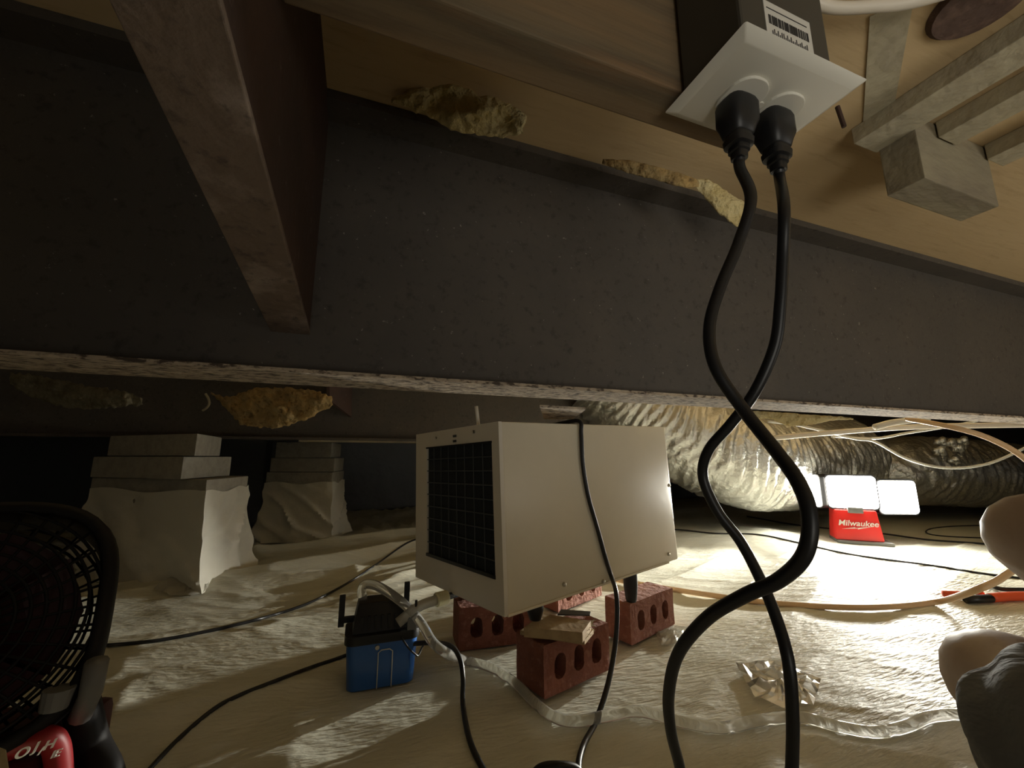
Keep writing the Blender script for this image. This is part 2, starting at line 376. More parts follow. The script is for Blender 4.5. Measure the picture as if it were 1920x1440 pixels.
cable('cable_sheath', [Pz(1500,-8,.792), Pz(1560,14,.792), Pz(1640,12,.792), Pz(1720,2,.792), Pz(1900,-50,.792), Pz(2200,-130,.792)], .0052, 'hose_white', 'thick white cable running under the deck right of the outlet box', 'cable')
# ------------------------------------------------------------------ insulation
bm = bmesh.new(); puff(bm, [735,770,810,850,900,950,985], [184,166,160,152,176,190,216], [190,206,222,244,254,256,250], .483, .022, 1, .6, 90, 26)
single('insulation_tuft', bm, 'insul', 'fluffy yellow insulation tuft sticking out above the near beam', 'insulation', smooth=True)
bm = bmesh.new(); puff(bm, [1300,1325,1350,1380,1405], [338,334,350,370,384], [345,375,402,425,434], .60, .012, 4, .5, 40, 16)
single('insulation_tuft', bm, 'insul', 'ragged yellow insulation scrap behind the hanging cords', 'insulation', smooth=True)
bm = bmesh.new(); puff(bm, [1130,1180,1230,1280,1310], [298,300,312,326,338], [308,325,338,352,350], .56, .008, 8, .5, 40, 10)
single('insulation_tuft', bm, 'insul_old', 'thin brownish insulation fringe on top of the near beam', 'insulation', smooth=True)
bm = bmesh.new(); puff(bm, [395,420,450,475,520,570,600,622], [735,745,738,728,726,729,735,745], [738,762,795,800,804,788,772,762], 1.45, .05, 2, .5, 90, 26)
single('insulation_batt', bm, 'insul_old', 'torn yellow-brown insulation hanging at the far beam beside the gusset', 'insulation', smooth=True)
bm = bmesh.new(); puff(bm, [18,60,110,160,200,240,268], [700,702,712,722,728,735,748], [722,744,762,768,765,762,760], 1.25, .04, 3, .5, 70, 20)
single('insulation_batt', bm, 'insul_dark', 'dark insulation hanging at the far left', 'insulation', smooth=True)
bm = bmesh.new(); puff(bm, [1405,1440,1480,1520,1560,1600], [770,772,774,778,780,784], [786,784,800,797,788,787], 1.0, .012, 5, .5, 60, 12)
single('insulation_scrap', bm, 'insul', 'torn yellow insulation paper under the beam above the foil duct', 'insulation', smooth=True)
cable('bent_strap', [W(385,738,1.42), W(391,748,1.42), W(392,758,1.42), W(386,766,1.42), W(380,770,1.42)], .004, 'pale_wood', 'small curled strip hanging left of the torn insulation', 'strip', 6, 8)

# ------------------------------------------------------------------ outlet box
T0 = Pz(1400,48,HC+.258); 
pu = U; pv = V
def plate_uv(a, b, z): return T0*1 + U*a + V*b + Z*(z)
ot = thing('outlet_box', 'white outlet plate on a grey box, facing down above the cords', 'outlet', T0+U*.057+V*.035)
PL, PW = .116, .073
bm = bmesh.new()
o4 = [(0,0),(PL,0),(PL,PW),(0,PW)]; i4 = [(.007,.007),(PL-.007,.007),(PL-.007,PW-.007),(.007,PW-.007)]
hexa(bm, [plate_uv(x, y, 0) for x, y in i4]+[plate_uv(x, y, .0045) for x, y in o4])
cp_ = link_bm('cover_plate', bm, 'white_plastic', ot, bevel=.0012, smooth='auto')
bm = bmesh.new(); obox(bm, plate_uv(.004,.006,.0047), U*.084, V*.050, Z*.24-Z*.0)
link_bm('box_body', bm, 'box_plastic', ot, bevel=.002)
bm = bmesh.new(); obox(bm, plate_uv(.026,.0055,.003), U*.044, V*.0005, Z*.036)
st = link_bm('label_sticker', bm, 'sticker', ot)
bm = bmesh.new(); x = .029; rr = random.Random(3)
while x < .066:
    w = rr.choice((.0006,.001,.0014)); obox(bm, plate_uv(x,.0052,.021), U*w, V*.0004, Z*.007); x += w+rr.choice((.0005,.0009))
x = .031
while x < .064:
    obox(bm, plate_uv(x,.0052,.012), U*.0006, V*.0004, Z*rr.choice((.004,.0055,.003))); x += .0017
x = .034
while x < .064:
    obox(bm, plate_uv(x,.0052,.0055), U*.0006, V*.0004, Z*rr.choice((.003,.0042))); x += .0019
obox(bm, plate_uv(.028,.0052,.033), U*.038, V*.0004, Z*.0005)
link_bm('barcode_print', bm, 'ink', st)
rc = []
for k, a in enumerate((.040, .076)):
    c = plate_uv(a, .039, 0); rc.append(c)
    bm = bmesh.new(); ring = rrect(.030,.034,.013, 6)
    extr_poly(bm, ring, [], c-Z*.0022, U, V, Z*.004); link_bm('receptacle', bm, 'white_plastic', ot, bevel=.0006)
bm = bmesh.new(); cyl(bm, plate_uv(.058,.039,-.0012), plate_uv(.058,.039,.001), .003, n=14); link_bm('plate_screw', bm, 'white_plastic', ot)
bm = bmesh.new(); cyl(bm, Pz(1570,200,.68), Pz(1583,238,.66), .0018, n=8); single('nail', bm, 'rust_red', 'rusty nail poking down beside the outlet plate', 'nail')

def plug_cord(name, c, path, label, r=.0037, lean=(0,0)):
    t = thing(name, label, 'cord', c+Z*-.05, 'black plug-in cords')
    bm = bmesh.new(); L_ = Vector((lean[0], lean[1], -1)).normalized(); 
    secs = [(0,.0125,.0105),(.004,.0135,.0115),(.022,.0135,.0115),(.028,.0115,.010),(.036,.0095,.0085),(.037,.0085,.0075),(.041,.0085,.0075),(.042,.0095,.0085),(.048,.009,.008),(.049,.006,.006),(.054,.0062,.0062),(.055,.005,.005),(.062,.0048,.0048)]
    rings = []
    for (d, a, b) in secs:
        d *= .74; p = c-Z*.002+L_*d; rings.append([bm.verts.new(p+U*a*math.copysign(abs(math.cos(th))**.6, math.cos(th))+V*b*math.copysign(abs(math.sin(th))**.6, math.sin(th))) for th in [2*math.pi*k/20 for k in range(20)]])
    for i in range(len(rings)-1):
        for k in range(20): bm.faces.new((rings[i][k], rings[i][(k+1)%20], rings[i+1][(k+1)%20], rings[i+1][k]))
    bm.faces.new(rings[0]); bm.faces.new(rings[-1][::-1])
    link_bm('plug', bm, 'black_plastic', t, smooth='auto')
    st = c-Z*.002+L_*.043
    bm = bmesh.new(); tube(bm, spline([st, st+L_*.010]+path, 10), r, 14); link_bm('cable', bm, 'black_rubber', t, smooth=True)
    return t
g = Pz(1300,1500,.01)
plug_cord('power_cord', rc[0]+V*.004, [W(*p) for p in ((1408,372,.272),(1385,455,.27),(1350,540,.265),(1330,615,.26),(1342,690,.252),(1395,770,.243),(1452,842,.225),(1497,905,.208),(1518,970,.2),(1508,1040,.2),(1460,1088,.21),(1395,1117,.222),(1325,1160,.238),(1272,1225,.255),(1254,1300,.268),(1258,1370,.275),(1275,1440,.28),(1300,1560,.28))]+[Vector((.16,.30,.03)), Vector((.25,.2,.01)), Vector((.5,-.1,.01))],
    'thick black cord from the left plug, looping right in front', lean=(-.05,0))
plug_cord('power_cord', rc[1]+V*.004, [W(*p) for p in ((1470,390,.275),(1468,480,.275),(1463,570,.275),(1452,650,.277),(1415,735,.283),(1370,795,.293),(1328,845,.303),(1318,895,.308),(1345,958,.303),(1388,1015,.295),(1425,1085,.283),(1456,1160,.27),(1478,1240,.258),(1486,1340,.255),(1485,1440,.255),(1480,1600,.25))]+[Vector((.2,.24,.03)), Vector((.28,.15,.01)), Vector((.5,-.2,.01))],
    'thick black cord from the right plug, looping left behind its twin', lean=(0,0))

# ------------------------------------------------------------------ dehumidifier
tA = .70
toW = lambda v: Vector((v[0], CP*v[2]+SP*v[1], SP*v[2]-CP*v[1]))
ea = toW(Vector((-.8005,.215,1))).normalized(); eb = toW(Vector((1.2855,.134,1))).normalized()
ec = ea.cross(eb).normalized()
if ec.z > 0: ec = -ec
eb = (eb-ea*eb.dot(ea)).normalized()
WA, LB = .322, .505
A = W(937, 790, tA)
# height so that the lower front corner falls at its pixel
def proj(p):
    d = p-O; t = d.y*CP+d.z*SP; return (960+F*d.x/t, 720-F*(d.z*CP-d.y*SP)/t)
HU = .30
for _ in range(40): HU += (1157-proj(A+ec*HU)[1])*.0003
dt = thing('dehumidifier', 'large cream metal dehumidifier cabinet with black front grille, standing on bricks', 'dehumidifier', A+ec*HU+ea*WA/2+eb*LB/2)
D = A+ec*HU
def un(a, b, c): return A+ea*a+eb*b+ec*c
# side/top/bottom shell starts behind the front frame
bm = bmesh.new(); obox(bm, un(0,.004,0), ea*WA, eb*(LB-.004), ec*HU); link_bm('cabinet', bm, 'cream', dt, bevel=.0045, smooth='auto')
# front frame with opening
bm = bmesh.new(); gx0, gx1, gy0, gy1 = .022, .268, .034, HU-.055
extr_poly(bm, [(0,0),(WA,0),(WA,HU),(0,HU)], [[(gx0,gy0),(gx1,gy0),(gx1,gy1),(gx0,gy1)]], un(0,0,0)-eb*.003, ea, ec, eb*.0075)
link_bm('front_frame', bm, 'grey_face', dt, bevel=.0006)
bm = bmesh.new(); obox(bm, un(gx0,.0015,gy0), ea*(gx1-gx0), eb*.003, ec*(gy1-gy0)); ft = link_bm('filter', bm, 'filter', dt, label='black air filter behind the wire grid')
bm = bmesh.new()
for k in range(1, 8): x = gx0+(gx1-gx0)*k/8; cyl(bm, un(x,-.0015,gy0), un(x,-.0015,gy1), .0009, n=6)
for k in range(1, 9): y = gy0+(gy1-gy0)*k/9; cyl(bm, un(gx0,-.001,y), un(gx1,-.001,y), .0011, n=6)
link_bm('wire_grid', bm, 'grid_wire', dt)
bm = bmesh.new()
obox(bm, un(gx0-.001,-.0045,gy1-.003), ea*(gx1-gx0+.002), eb*.003, ec*.006); link_bm('grille_trim', bm, 'black_plastic', dt)
bm = bmesh.new(); obox(bm, un(gx0-.001,-.0045,gy0-.002), ea*(gx1-gx0+.002), eb*.002, ec*.003); link_bm('grille_trim', bm, 'black_plastic', dt)
for (x, y) in ((.075,.012),(.22,.014)):
    bm = bmesh.new(); cyl(bm, un(x,-.005,y), un(x,-.002,y), .0028, n=12); link_bm('screw', bm, 'screw', dt)
for dx in (0,.010):
    bm = bmesh.new(); obox(bm, un(.140+0,-.0042,.013+dx), ea*.012, eb*.002, ec*.0045); link_bm('indicator_slot', bm, 'ink', dt)
# lower side screws and rivets
for (b_, c_) in ((.13,HU-.022),(.235,HU-.006),(.465,HU-.018),(.495,.14)):
    bm = bmesh.new(); sph(bm, un(-.001,b_,c_), .0042, sub=2); link_bm('screw', bm, 'screw', dt, smooth=True)
bm = bmesh.new(); obox(bm, un(-.002,.003,HU-.003), ea*.02, eb*.46, ec*.004); link_bm('bottom_lip', bm, 'cream', dt, bevel=.0005)
# clear film wrinkle/dent seam
bm = bmesh.new(); p = un(.02,.0,HU)
# feet
def foot(c, h, name='rubber_foot'):
    bm = bmesh.new(); zs = [(0,.014),(.006,.015),(h*.5,.015),(h-.006,.012),(h,.010)]
    tube(bm, [c-Z*z for z, r in zs], [r for z, r in zs], 20); link_bm(name, bm, 'black_rubber', dt, smooth='auto')
    bm = bmesh.new(); cyl(bm, c+Z*.002, c-Z*.003, .011, n=6); link_bm('foot_nut', bm, 'screw', dt)
fpos = [un(.028,.085,HU), Pz(1212,1072,.12) , un(WA-.06,.10,HU), un(WA-.05,LB-.07,HU)]
# right rear foot stands on the right brick
fr = un(.026,LB-.15,HU); fpos[1] = fr

# ------------------------------------------------------------------ bricks
def brick(p0, ang, L_, Hh, Th, label, m, name='brick', tilt=0):
    a = Vector((math.cos(ang), math.sin(ang), 0)); n = Vector((-a.y, a.x, 0))
    up = Z.copy()
    bm = bmesh.new(); out = rrect(L_, Hh, .003, 3, L_/2, Hh/2)
    rj = random.Random(int(ang*100)+len(label))
    holes = [[(x+rj.uniform(-.0008,.0008), y+rj.uniform(-.0008,.0008)) for x, y in rrect(.025, Hh*.5, .0124, 5, L_*f, Hh*.5)] for f in (.23,.51,.79)]
    extr_poly(bm, out, [h[::-1] for h in holes], p0, a, up, n*Th)
    bmesh.ops.subdivide_edges(bm, edges=[e for e in bm.edges if e.calc_length() > .03], cuts=2, use_grid_fill=True)
    for v in bm.verts: v.co += Vector((mn.noise(v.co*60), mn.noise(v.co*60+Vector((5,5,5))), mn.noise(v.co*60+Vector((9,1,3)))))*.0014
    return single(name, bm, m, label, 'brick', 'perforated bricks under the dehumidifier')
BL, BH = .160, .079
p = Pz(1020,1313,0); brick(p, math.radians(37), BL, BH, .072, 'nearest red three-hole brick, on edge with wood scraps on top', 'brick')
p = Pz(859,1222,0); brick(p, math.radians(17), BL, BH, .072, 'shadowed red brick behind the clear hose, under the front left corner', 'brick')
p = Pz(1184,1211,0); brick(p, math.radians(40), .172, BH, .064, 'right-hand red brick under the rear black rubber foot', 'brick_b')
p = Pz(1047,1149,0); brick(p, math.radians(44), .19, .075, .056, 'rear red brick mostly hidden below the cabinet edge', 'brick_b')
# feet: height down to what they stand on
foot(fpos[0], max(.012, fpos[0].z-.103)); foot(fpos[1], max(.02, fpos[1].z-.079)); foot(fpos[2], max(.02, fpos[2].z-.079)); foot(fpos[3], max(.02, fpos[3].z-.075))
# wood scraps on the nearest brick
def quadslab(name, pxs, z0, z1, m, label, cat='wood scrap', bev=.0008):
    pts = [Pz(x, y, z1) for x, y in pxs]; bm = bmesh.new()
    hexa(bm, [Vector((q.x, q.y, z0)) for q in pts]+pts); return single(name, bm, m, label, cat, bevel=bev)
quadslab('plywood_scrap', [(975,1182),(1096,1201),(1113,1180),(1010,1158)], .080, .087, 'ply_shim', 'thin plywood scrap lying on the nearest brick')
quadslab('plywood_scrap', [(982,1176),(1092,1186),(1108,1164),(1020,1150)], .0872, .1025, 'ply_shim', 'thicker splintered plywood scrap directly under the front rubber foot')
quadslab('rubber_pad', [(1045,1152),(1106,1153),(1108,1146),(1052,1142)], .1030, .1050, 'black_rubber', 'black strip on the plywood scraps behind the front foot', 'pad')
bm = bmesh.new(); rj = random.Random(5)
c0 = Pz(1094,1200,.085); c1 = Pz(1111,1178,.085)
for k in range(34):
    q = c0.lerp(c1, rj.random())+Z*rj.uniform(-.004,.013); dq = U*rj.uniform(.003,.009)+Z*rj.uniform(-.004,.004)+V*rj.uniform(-.004,.004)
    cyl(bm, q-dq*.6, q+dq, .0007, .0003, n=4)
o = single('wood_splinters', bm, 'pale_wood', 'pale splinters on the broken end of the plywood scrap', 'splinters'); o['kind'] = 'stuff'
cable('white_rod', [W(893,762,.80), W(897,796,.79)], .0035, 'white_plastic', 'short white rod behind the cabinet top below the beam', 'rod', 2, 12)

# ------------------------------------------------------------------ cords and hoses round the dehumidifier
def onside(px, py, off=.006):   # point just off the cabinet's lit side
    r = ray(px, py); n = -ea; t = (A+n*off-O).dot(n)/r.dot(n); return O+r*t
cpts = [un(.09,.20,-.004), un(.04,.197,-.006), un(-.002,.198,-.005)]+[onside(*q) for q in ((1090,815),(1093,870),(1103,930),(1120,990),(1135,1045),(1146,1080))]+[W(1155,1110,.74), W(1157,1160,.72), W(1152,1220,.70), W(1138,1290,.655), FP(1116,1355,.004), FP(1094,1398,.004), FP(1085,1450,.004), FP(1110,1560,.004)]
cable('thin_cord', cpts, .0042, 'black_rubber', 'thin black cord draped over the cream cabinet side to the floor', 'cord')
cable('pump_cord', [W(770,1207,.715), W(815,1205,.71), W(846,1212,.70), W(862,1235,.68), W(868,1270,.66), FP(868,1320,.006), FP(880,1385,.004), FP(905,1440,.004), FP(960,1530,.004)], .0040, 'black_rubber', 'black cord leaving the blue pump toward the bottom edge', 'cord')
cable('cord_loop', [FP(985,1480,.004), W(1010,1443,.49), W(1048,1436,.485), W(1085,1446,.49), FP(1110,1500,.004)], .005, 'black_rubber', 'black cord loop barely showing at the bottom edge', 'cord')
fcable('floor_cable', ((175,1212),(300,1200),(440,1172),(560,1138),(640,1100),(700,1062),(760,1020),(800,1005)), .0034, 'black_rubber', 'dark cable crossing the wrinkled sheet from fan toward the cabinet', 'cable')
fcable('floor_cable', ((255,1470),(330,1390),(400,1330),(450,1303),(520,1275),(580,1252),(628,1236),(655,1226)), .0030, 'black_rubber', 'dark cable running from the blue pump to the lower left', 'cable')
fcable('floor_cable', ((1180,990),(1270,993),(1340,1000),(1420,1002),(1500,1018),(1600,1040),(1760,1062),(1880,1080),(2100,1100)), .0034, 'black_rubber', 'thin black cable crossing the bright sheet below the work light', 'cable')
fcable('floor_cable', ((1400,968),(1500,985),(1650,1000),(1740,1012),(1850,1020),(2000,1035)), .004, 'black_rubber', 'thin black cable on the shaded sheet right of the work light', 'cable')
fcable('floor_cable', ((1850,985),(1780,987),(1740,993),(1745,1002),(1800,1007),(1900,1010)), .003, 'black_rubber', 'small dark wire loop on the shaded sheet at right', 'cable')
cable('drain_hose', [FP(1152,1086,.01), FP(1180,1092,.01), FP(1260,1105,.008), FP(1340,1117,.008), FP(1440,1130,.008), FP(1560,1138,.009), FP(1660,1138,.010), FP(1760,1128,.012), W(1830,1106,.92), W(1880,1082,.94), W(1930,1040,1.0), W(1965,970,1.05), W(1955,900,1.08), W(1915,855,1.10), W(1850,820,1.12), W(1780,800,1.15), W(1700,785,1.25)], .0072, 'hose_beige', 'beige flexible hose arching from floor to beam at the right', 'hose', 10, 14)
cable('water_pipe', [W(1440,822,1.5), W(1560,811,1.45), W(1700,801,1.4), W(1820,798,1.35), W(1960,796,1.3), W(2200,794,1.2)], .009, 'hose_white', 'straight white pipe running under the beam above the duct', 'pipe', 8, 14)
cable('white_wire', [W(1440,790,1.6), W(1500,798,1.6), W(1600,822,1.6), W(1640,828,1.6), W(1700,860,1.6), W(1770,877,1.6), W(1850,870,1.6), W(1930,836,1.6), W(2000,800,1.6)], .005, 'wire_white', 'thin white wire sagging across the foil duct', 'wire')
cable('white_wire', [W(1560,818,1.7), W(1640,822,1.7), W(1700,812,1.7), W(1780,799,1.7), W(1850,780,1.7), W(1900,720,1.7), W(1905,600,1.68)], .005, 'wire_white', 'thin white wire crossing just under the straight pipe', 'wire')
cable('white_strap', [W(1640,801,1.33), W(1670,793,1.33), W(1700,789,1.33), W(1740,785,1.33)], .010, 'white_plastic', 'bright white strap end above the straight pipe', 'strap')
bm = bmesh.new(); ch = spline([W(682,1128,.735), W(678,1108,.735), W(684,1096,.735), W(705,1098,.73), W(735,1115,.725), W(768,1142,.715), W(792,1172,.70), W(812,1205,.69), W(838,1225,.695)]+[FP(*q, .009) for q in spx(((870,1238),(920,1252),(965,1280),(1000,1315),(1040,1345),(1085,1352),(1140,1342),(1200,1334),(1270,1352),(1350,1365),(1420,1352),(1500,1345),(1570,1362),(1640,1373),(1700,1362),(1750,1343),(1830,1345),(1950,1390)), 4)], 4)
tube(bm, ch, .0078, 16); 
ht = single('clear_hose', bm, 'clear', 'clear vinyl hose snaking from the blue pump along the floor', 'hose', smooth=True)

# ------------------------------------------------------------------ condensate pump
po = Pz(642,1306,0); pa = (Pz(765,1284,0)-po).normalized(); pn = Vector((-pa.y, pa.x, 0))
pt = thing('condensate_pump', 'small pump with blue tank and black top beside the bricks', 'pump', po+pa*.055+pn*.04)
PWD, PD, PH = .118, .075, .072
def pp(a, b, z): return po+pa*a+pn*b+Z*z
bm = bmesh.new(); extr_poly(bm, rrect(PWD, PD, .016, 6, PWD/2, PD/2), [], pp(0,0,.002), pa, pn, Z*PH)
for v in bm.verts:
    if v.co.z < .02: c = pp(PWD/2, PD/2, 0); v.co.x = c.x+(v.co.x-c.x)*.92; v.co.y = c.y+(v.co.y-c.y)*.92
link_bm('tank', bm, 'blue', pt, bevel=.004, smooth='auto')
bm = bmesh.new(); extr_poly(bm, rrect(PWD+.006, PD+.006, .017, 6, PWD/2, PD/2), [], pp(0,0,PH), pa, pn, Z*.014); link_bm('lid', bm, 'black_plastic', pt, bevel=.002, smooth='auto')
bm = bmesh.new(); z0 = PH+.014
hexa(bm, [pp(.008,.006,z0), pp(.105,.008,z0), pp(.105,.070,z0), pp(.008,.070,z0), pp(.016,.022,z0+.044), pp(.086,.022,z0+.044), pp(.086,.066,z0+.044), pp(.016,.066,z0+.044)])
link_bm('motor_cover', bm, 'black_plastic', pt, bevel=.003, smooth='auto')
bm = bmesh.new()
for k in range(6): obox(bm, pp(.022+k*.011,.008,z0+.004), pa*.004, pn*.004, Z*.022)
link_bm('cover_rib', bm, 'black_plastic', pt)
for (x, y, h) in ((-.016,.05,.052),(.098,.07,.058)):
    bm = bmesh.new(); obox(bm, pp(x,y,z0), pa*.010, pn*.008, Z*h); obox(bm, pp(x,y,z0+.006), pa*.03, pn*.006, Z*.010); link_bm('mounting_post', bm, 'black_plastic', pt, bevel=.001)
bm = bmesh.new(); obox(bm, pp(.098,-.002,z0-.002), pa*.016, pn*.010, Z*.024); link_bm('terminal_block', bm, 'grey_plastic', pt, bevel=.001)
bm = bmesh.new(); cyl(bm, pp(.112,.002,z0+.018), pp(.112,.002,z0+.046), .0022, n=10); link_bm('post_screw', bm, 'black_plastic', pt)
hs = ch[0]
bm = bmesh.new(); cyl(bm, hs-Z*.026, hs+Z*.004, .0055, n=14); cyl(bm, hs-Z*.026, hs-Z*.018, .009, n=14); link_bm('hose_barb', bm, 'black_plastic', pt, smooth='auto')
bm = bmesh.new(); tube(bm, [pp(.052,-.0035,.004), pp(.052,-.0035,.058), pp(.057,-.004,.062), pp(.070,-.004,.062), pp(.075,-.0035,.058), pp(.075,-.0035,.004)], .0010, 8); link_bm('wire_clip', bm, 'wire_white', pt, smooth=True, label='thin white wire staple on the blue tank')
bm = bmesh.new(); cyl(bm, pp(.05,-.004,.066), pp(.05,.001,.066), .0035, n=12); link_bm('tank_screw', bm, 'screw', pt)
bm = bmesh.new(); tube(bm, spline([pp(.088,-.004,PH+.006), pp(.10,-.010,.062), pp(.112,-.010,.050), pp(.118,-.006,.046), pp(.128,.006,.056), pp(.142,.012,.068)], 6), .0016, 8); link_bm('lead_wire', bm, 'black_rubber', pt, smooth=True)
# drain fitting between cabinet and pump
ft_ = thing('drain_fitting', 'ivory nut and milky tube draining the cabinet into the pump', 'fitting', W(790,1125,.76))
bm = bmesh.new(); cyl(bm, W(818,1125,.745), W(838,1119,.76), .0125, .0118, n=10); link_bm('hose_nut', bm, 'nut', ft_, bevel=.0008)
bm = bmesh.new(); tube(bm, spline([W(746,1168,.71), W(768,1150,.72), W(790,1135,.73), W(818,1125,.746)], 8), .0085, 14); link_bm('drain_tube', bm, 'milky', ft_, smooth=True)
bm = bmesh.new(); cyl(bm, W(838,1119,.76), W(862,1112,.79), .006, n=12); link_bm('threaded_stub', bm, 'black_plastic', ft_)

# ------------------------------------------------------------------ block piers
def prism(bm, top, bot):
    n = len(top); a = [bm.verts.new(p) for p in bot]; b = [bm.verts.new(p) for p in top]
    bm.faces.new(a[::-1]); bm.faces.new(b)
    for i in range(n): bm.faces.new((a[i], a[(i+1)%n], b[(i+1)%n], b[i]))
def pier(name, label, courses, wrap, t_l, t_m, t_r):
    base = None; parts = []
    for (xl, xm, xr, yt, z0, z1) in courses:
        L0 = W(xl, yt, t_l); M0 = W(xm, yt, t_m); R0 = W(xr, yt, t_r); B0 = L0+R0-M0; q = [L0, M0, R0, B0]
        parts.append(([Vector((p.x, p.y, z1)) for p in q], [Vector((p.x, p.y, z0)) for p in q]))
    c = sum(parts[0][1], Vector())/4
    t = thing(name, label, 'pier', (c.x, c.y, 0))
    for (tp, bt_) in parts:
        bm = bmesh.new(); prism(bm, tp, bt_); link_bm('concrete_block', bm, 'concrete', t, bevel=.003)
    # plastic wrap: subdivided skirt flaring toward the floor
    tp, bt_ = parts[0]; ctr = sum(tp, Vector())/4; bm = bmesh.new(); NN = 26; NZ = 34; rows = []
    z1 = wrap
    for j in range(NZ+1):
        f = j/NZ; z = z1*(1-f)-.004*f; flare = 1.015+.16*f**2.2; row = []
        for s in range(4):
            p, q = tp[s], tp[(s+1)%4]
            for k in range(NN):
                g = k/NN; w = p.lerp(q, g); d = Vector((w.x-ctr.x, w.y-ctr.y, 0)); 
                n = fbm(Vector((w.x*6, w.y*6, z*9)), 3); rd = 1-abs(mn.noise(Vector((w.x*9+z*6, w.y*9-z*5, z*4))))
                e = max(-.003, .014*n*(.4+f)+.030*(rd**3-.30)*(.25+f))
                pos = Vector((ctr.x, ctr.y, 0))+d*flare+d.normalized()*e; row.append(bm.verts.new((pos.x, pos.y, z+(.006*math.sin(g*9+s) if j == 0 else 0))))
        rows.append(row)
    m = len(rows[0])
    for j in range(NZ):
        for k in range(m): bm.faces.new((rows[j][k], rows[j][(k+1)%m], rows[j+1][(k+1)%m], rows[j+1][k]))
    link_bm('plastic_wrap', bm, 'plastic_wrap', t, smooth='auto')
    return t
pier('block_pier', 'larger wrapped concrete block pier at the left beside the fan', [(172,388,465,900,0,.312),(176,345,435,853,.314,.383),(205,368,415,830,.385,.454)], .275, 1.42, 1.27, 1.53)
pier('block_pier', 'smaller wrapped concrete block pier left of the cabinet', [(500,624,645,885,0,.312),(508,628,645,860,.314,.378),(518,622,640,835,.380,.452)], .262, 1.95, 1.95, 2.2)
bm = bmesh.new(); uvbox(bm, -.25, .55, 1.96, 2.03, .447, .4545); single('wood_shim', bm, 'block_wood', 'thin grey shim board between small pier and far beam', 'shim')
for (x, w, lab) in ((450, .07, 'grey vertical panel strip beside the larger pier'), (492, .05, 'dim vertical strip between the two block piers')):
    p = Pz(x, 960, 0); c = Pv(x, 900, 2.7); bm = bmesh.new(); obox(bm, Vector((c.x, c.y, 0)), U*w*2, V*.02, Z*.8); single('panel_strip', bm, 'wall_dark', lab, 'panel')

# ------------------------------------------------------------------ ducts
def duct(name, pts, r, label, seed, rib=.045):
    bm = bmesh.new(); P = spline(pts, 60); L0 = [0]
    for i in range(1, len(P)): L0.append(L0[-1]+(P[i]-P[i-1]).length)
    def fn(i, th, p):
        s = L0[i]/rib; w = mn.noise(Vector((th*1.2+seed, L0[i]*5, 0)))*1.4
        q = Vector((math.cos(th)*1.5, math.sin(th)*1.5, L0[i]*34+seed+2.2*math.sin(th+seed)))
        return 1+.018*math.cos(2*math.pi*(s+w))+.032*fbm(q, 3)-.03*abs(mn.noise(q*2.2))
    tube(bm, P, r, 96, True, fn); return single(name, bm, 'foil', label, 'duct', smooth=True)
duct('foil_duct', [W(1130,700,2.25), W(1215,775,2.2), W(1300,825,2.15), W(1390,860,2.15), W(1475,868,2.3), W(1575,858,2.52)], .25, 'large crumpled foil duct sagging behind the cabinet', 1)
duct('foil_duct', [W(1530,862,3.1), W(1600,872,2.86), W(1680,880,2.65), W(1800,885,2.65), W(1920,895,2.75), W(2060,905,2.9)], .215, 'smaller foil duct running right behind the work light', 5, .05)
bm = bmesh.new()
for k in range(7):
    q = W(1770+random.uniform(-25,45), 850+random.uniform(-22,25), 2.2); tube(bm, spline([q, q+Vector((.03,-.02,.02)), q+Vector((.05,.0,-.01)), q+Vector((.02,-.03,-.03))], 5), [.004,.012,.02,.01,.015,.022,.008,.014,.02,.012,.006,.015,.01,.008,.005,.003], 7)
single('duct_tie', bm, 'foil', 'crumpled foil and tie knot on the smaller duct', 'tie', smooth=True)

# ------------------------------------------------------------------ work light
wb = FP(1606,1016); vdir = Vector((-wb.x, -wb.y, 0)).normalized(); wr = Vector((-vdir.y, vdir.x, 0))   # toward camera, and to the right as seen
ry = math.radians(14); fwd = (vdir*math.cos(ry)-wr*math.sin(ry)*-1).normalized(); rt = Vector((-fwd.y, fwd.x, 0))
if rt.x < 0: rt = -rt
wl = thing('work_light', 'red cordless work light with three glowing white heads on the floor', 'work light', wb)
def wp(x, f, z): return wb+rt*x+fwd*f+Z*z
bm = bmesh.new(); obox(bm, wp(-.085,-.075,0), rt*.20, fwd*.15, Z*.014); link_bm('base_plate', bm, 'grey_plastic', wl, bevel=.004)
bm = bmesh.new(); hexa(bm, [wp(-.088,-.06,.014), wp(.088,-.06,.014), wp(.088,.06,.014), wp(-.088,.06,.014), wp(-.078,-.05,.145), wp(.078,-.05,.145), wp(.078,.045,.145), wp(-.078,.045,.145)])
link_bm('body', bm, 'red', wl, bevel=.008, smooth='auto')
bm = bmesh.new(); obox(bm, wp(-.028,.030,.132), rt*.056, fwd*.024, Z*.026); obox(bm, wp(-.04,-.05,.145), rt*.115, fwd*.08, Z*.012); link_bm('latch', bm, 'grey_plastic', wl, bevel=.003)
bm = bmesh.new(); obox(bm, wp(-.018,-.02,.15), rt*.036, fwd*.03, Z*.09); link_bm('neck', bm, 'black_plastic', wl, bevel=.004)
fz_ = .0525
nrm = (fwd*1+Z*.115).normalized(); upv = nrm.cross(rt); upv = upv if upv.z > 0 else -upv
def wtext(txt, size, ctr, shear):
    bm = text_mesh(txt, size, shear); place_bm(bm, ctr, rt, upv, nrm); return bm
lc = wp(0,.0605,.082)-fwd*.0045
bm = wtext('Milwaukee', .034, lc+Z*.006, .25); link_bm('logo_lettering', bm, 'white_print', wl)
bm = bmesh.new(); z1, z2 = -.014, -.020
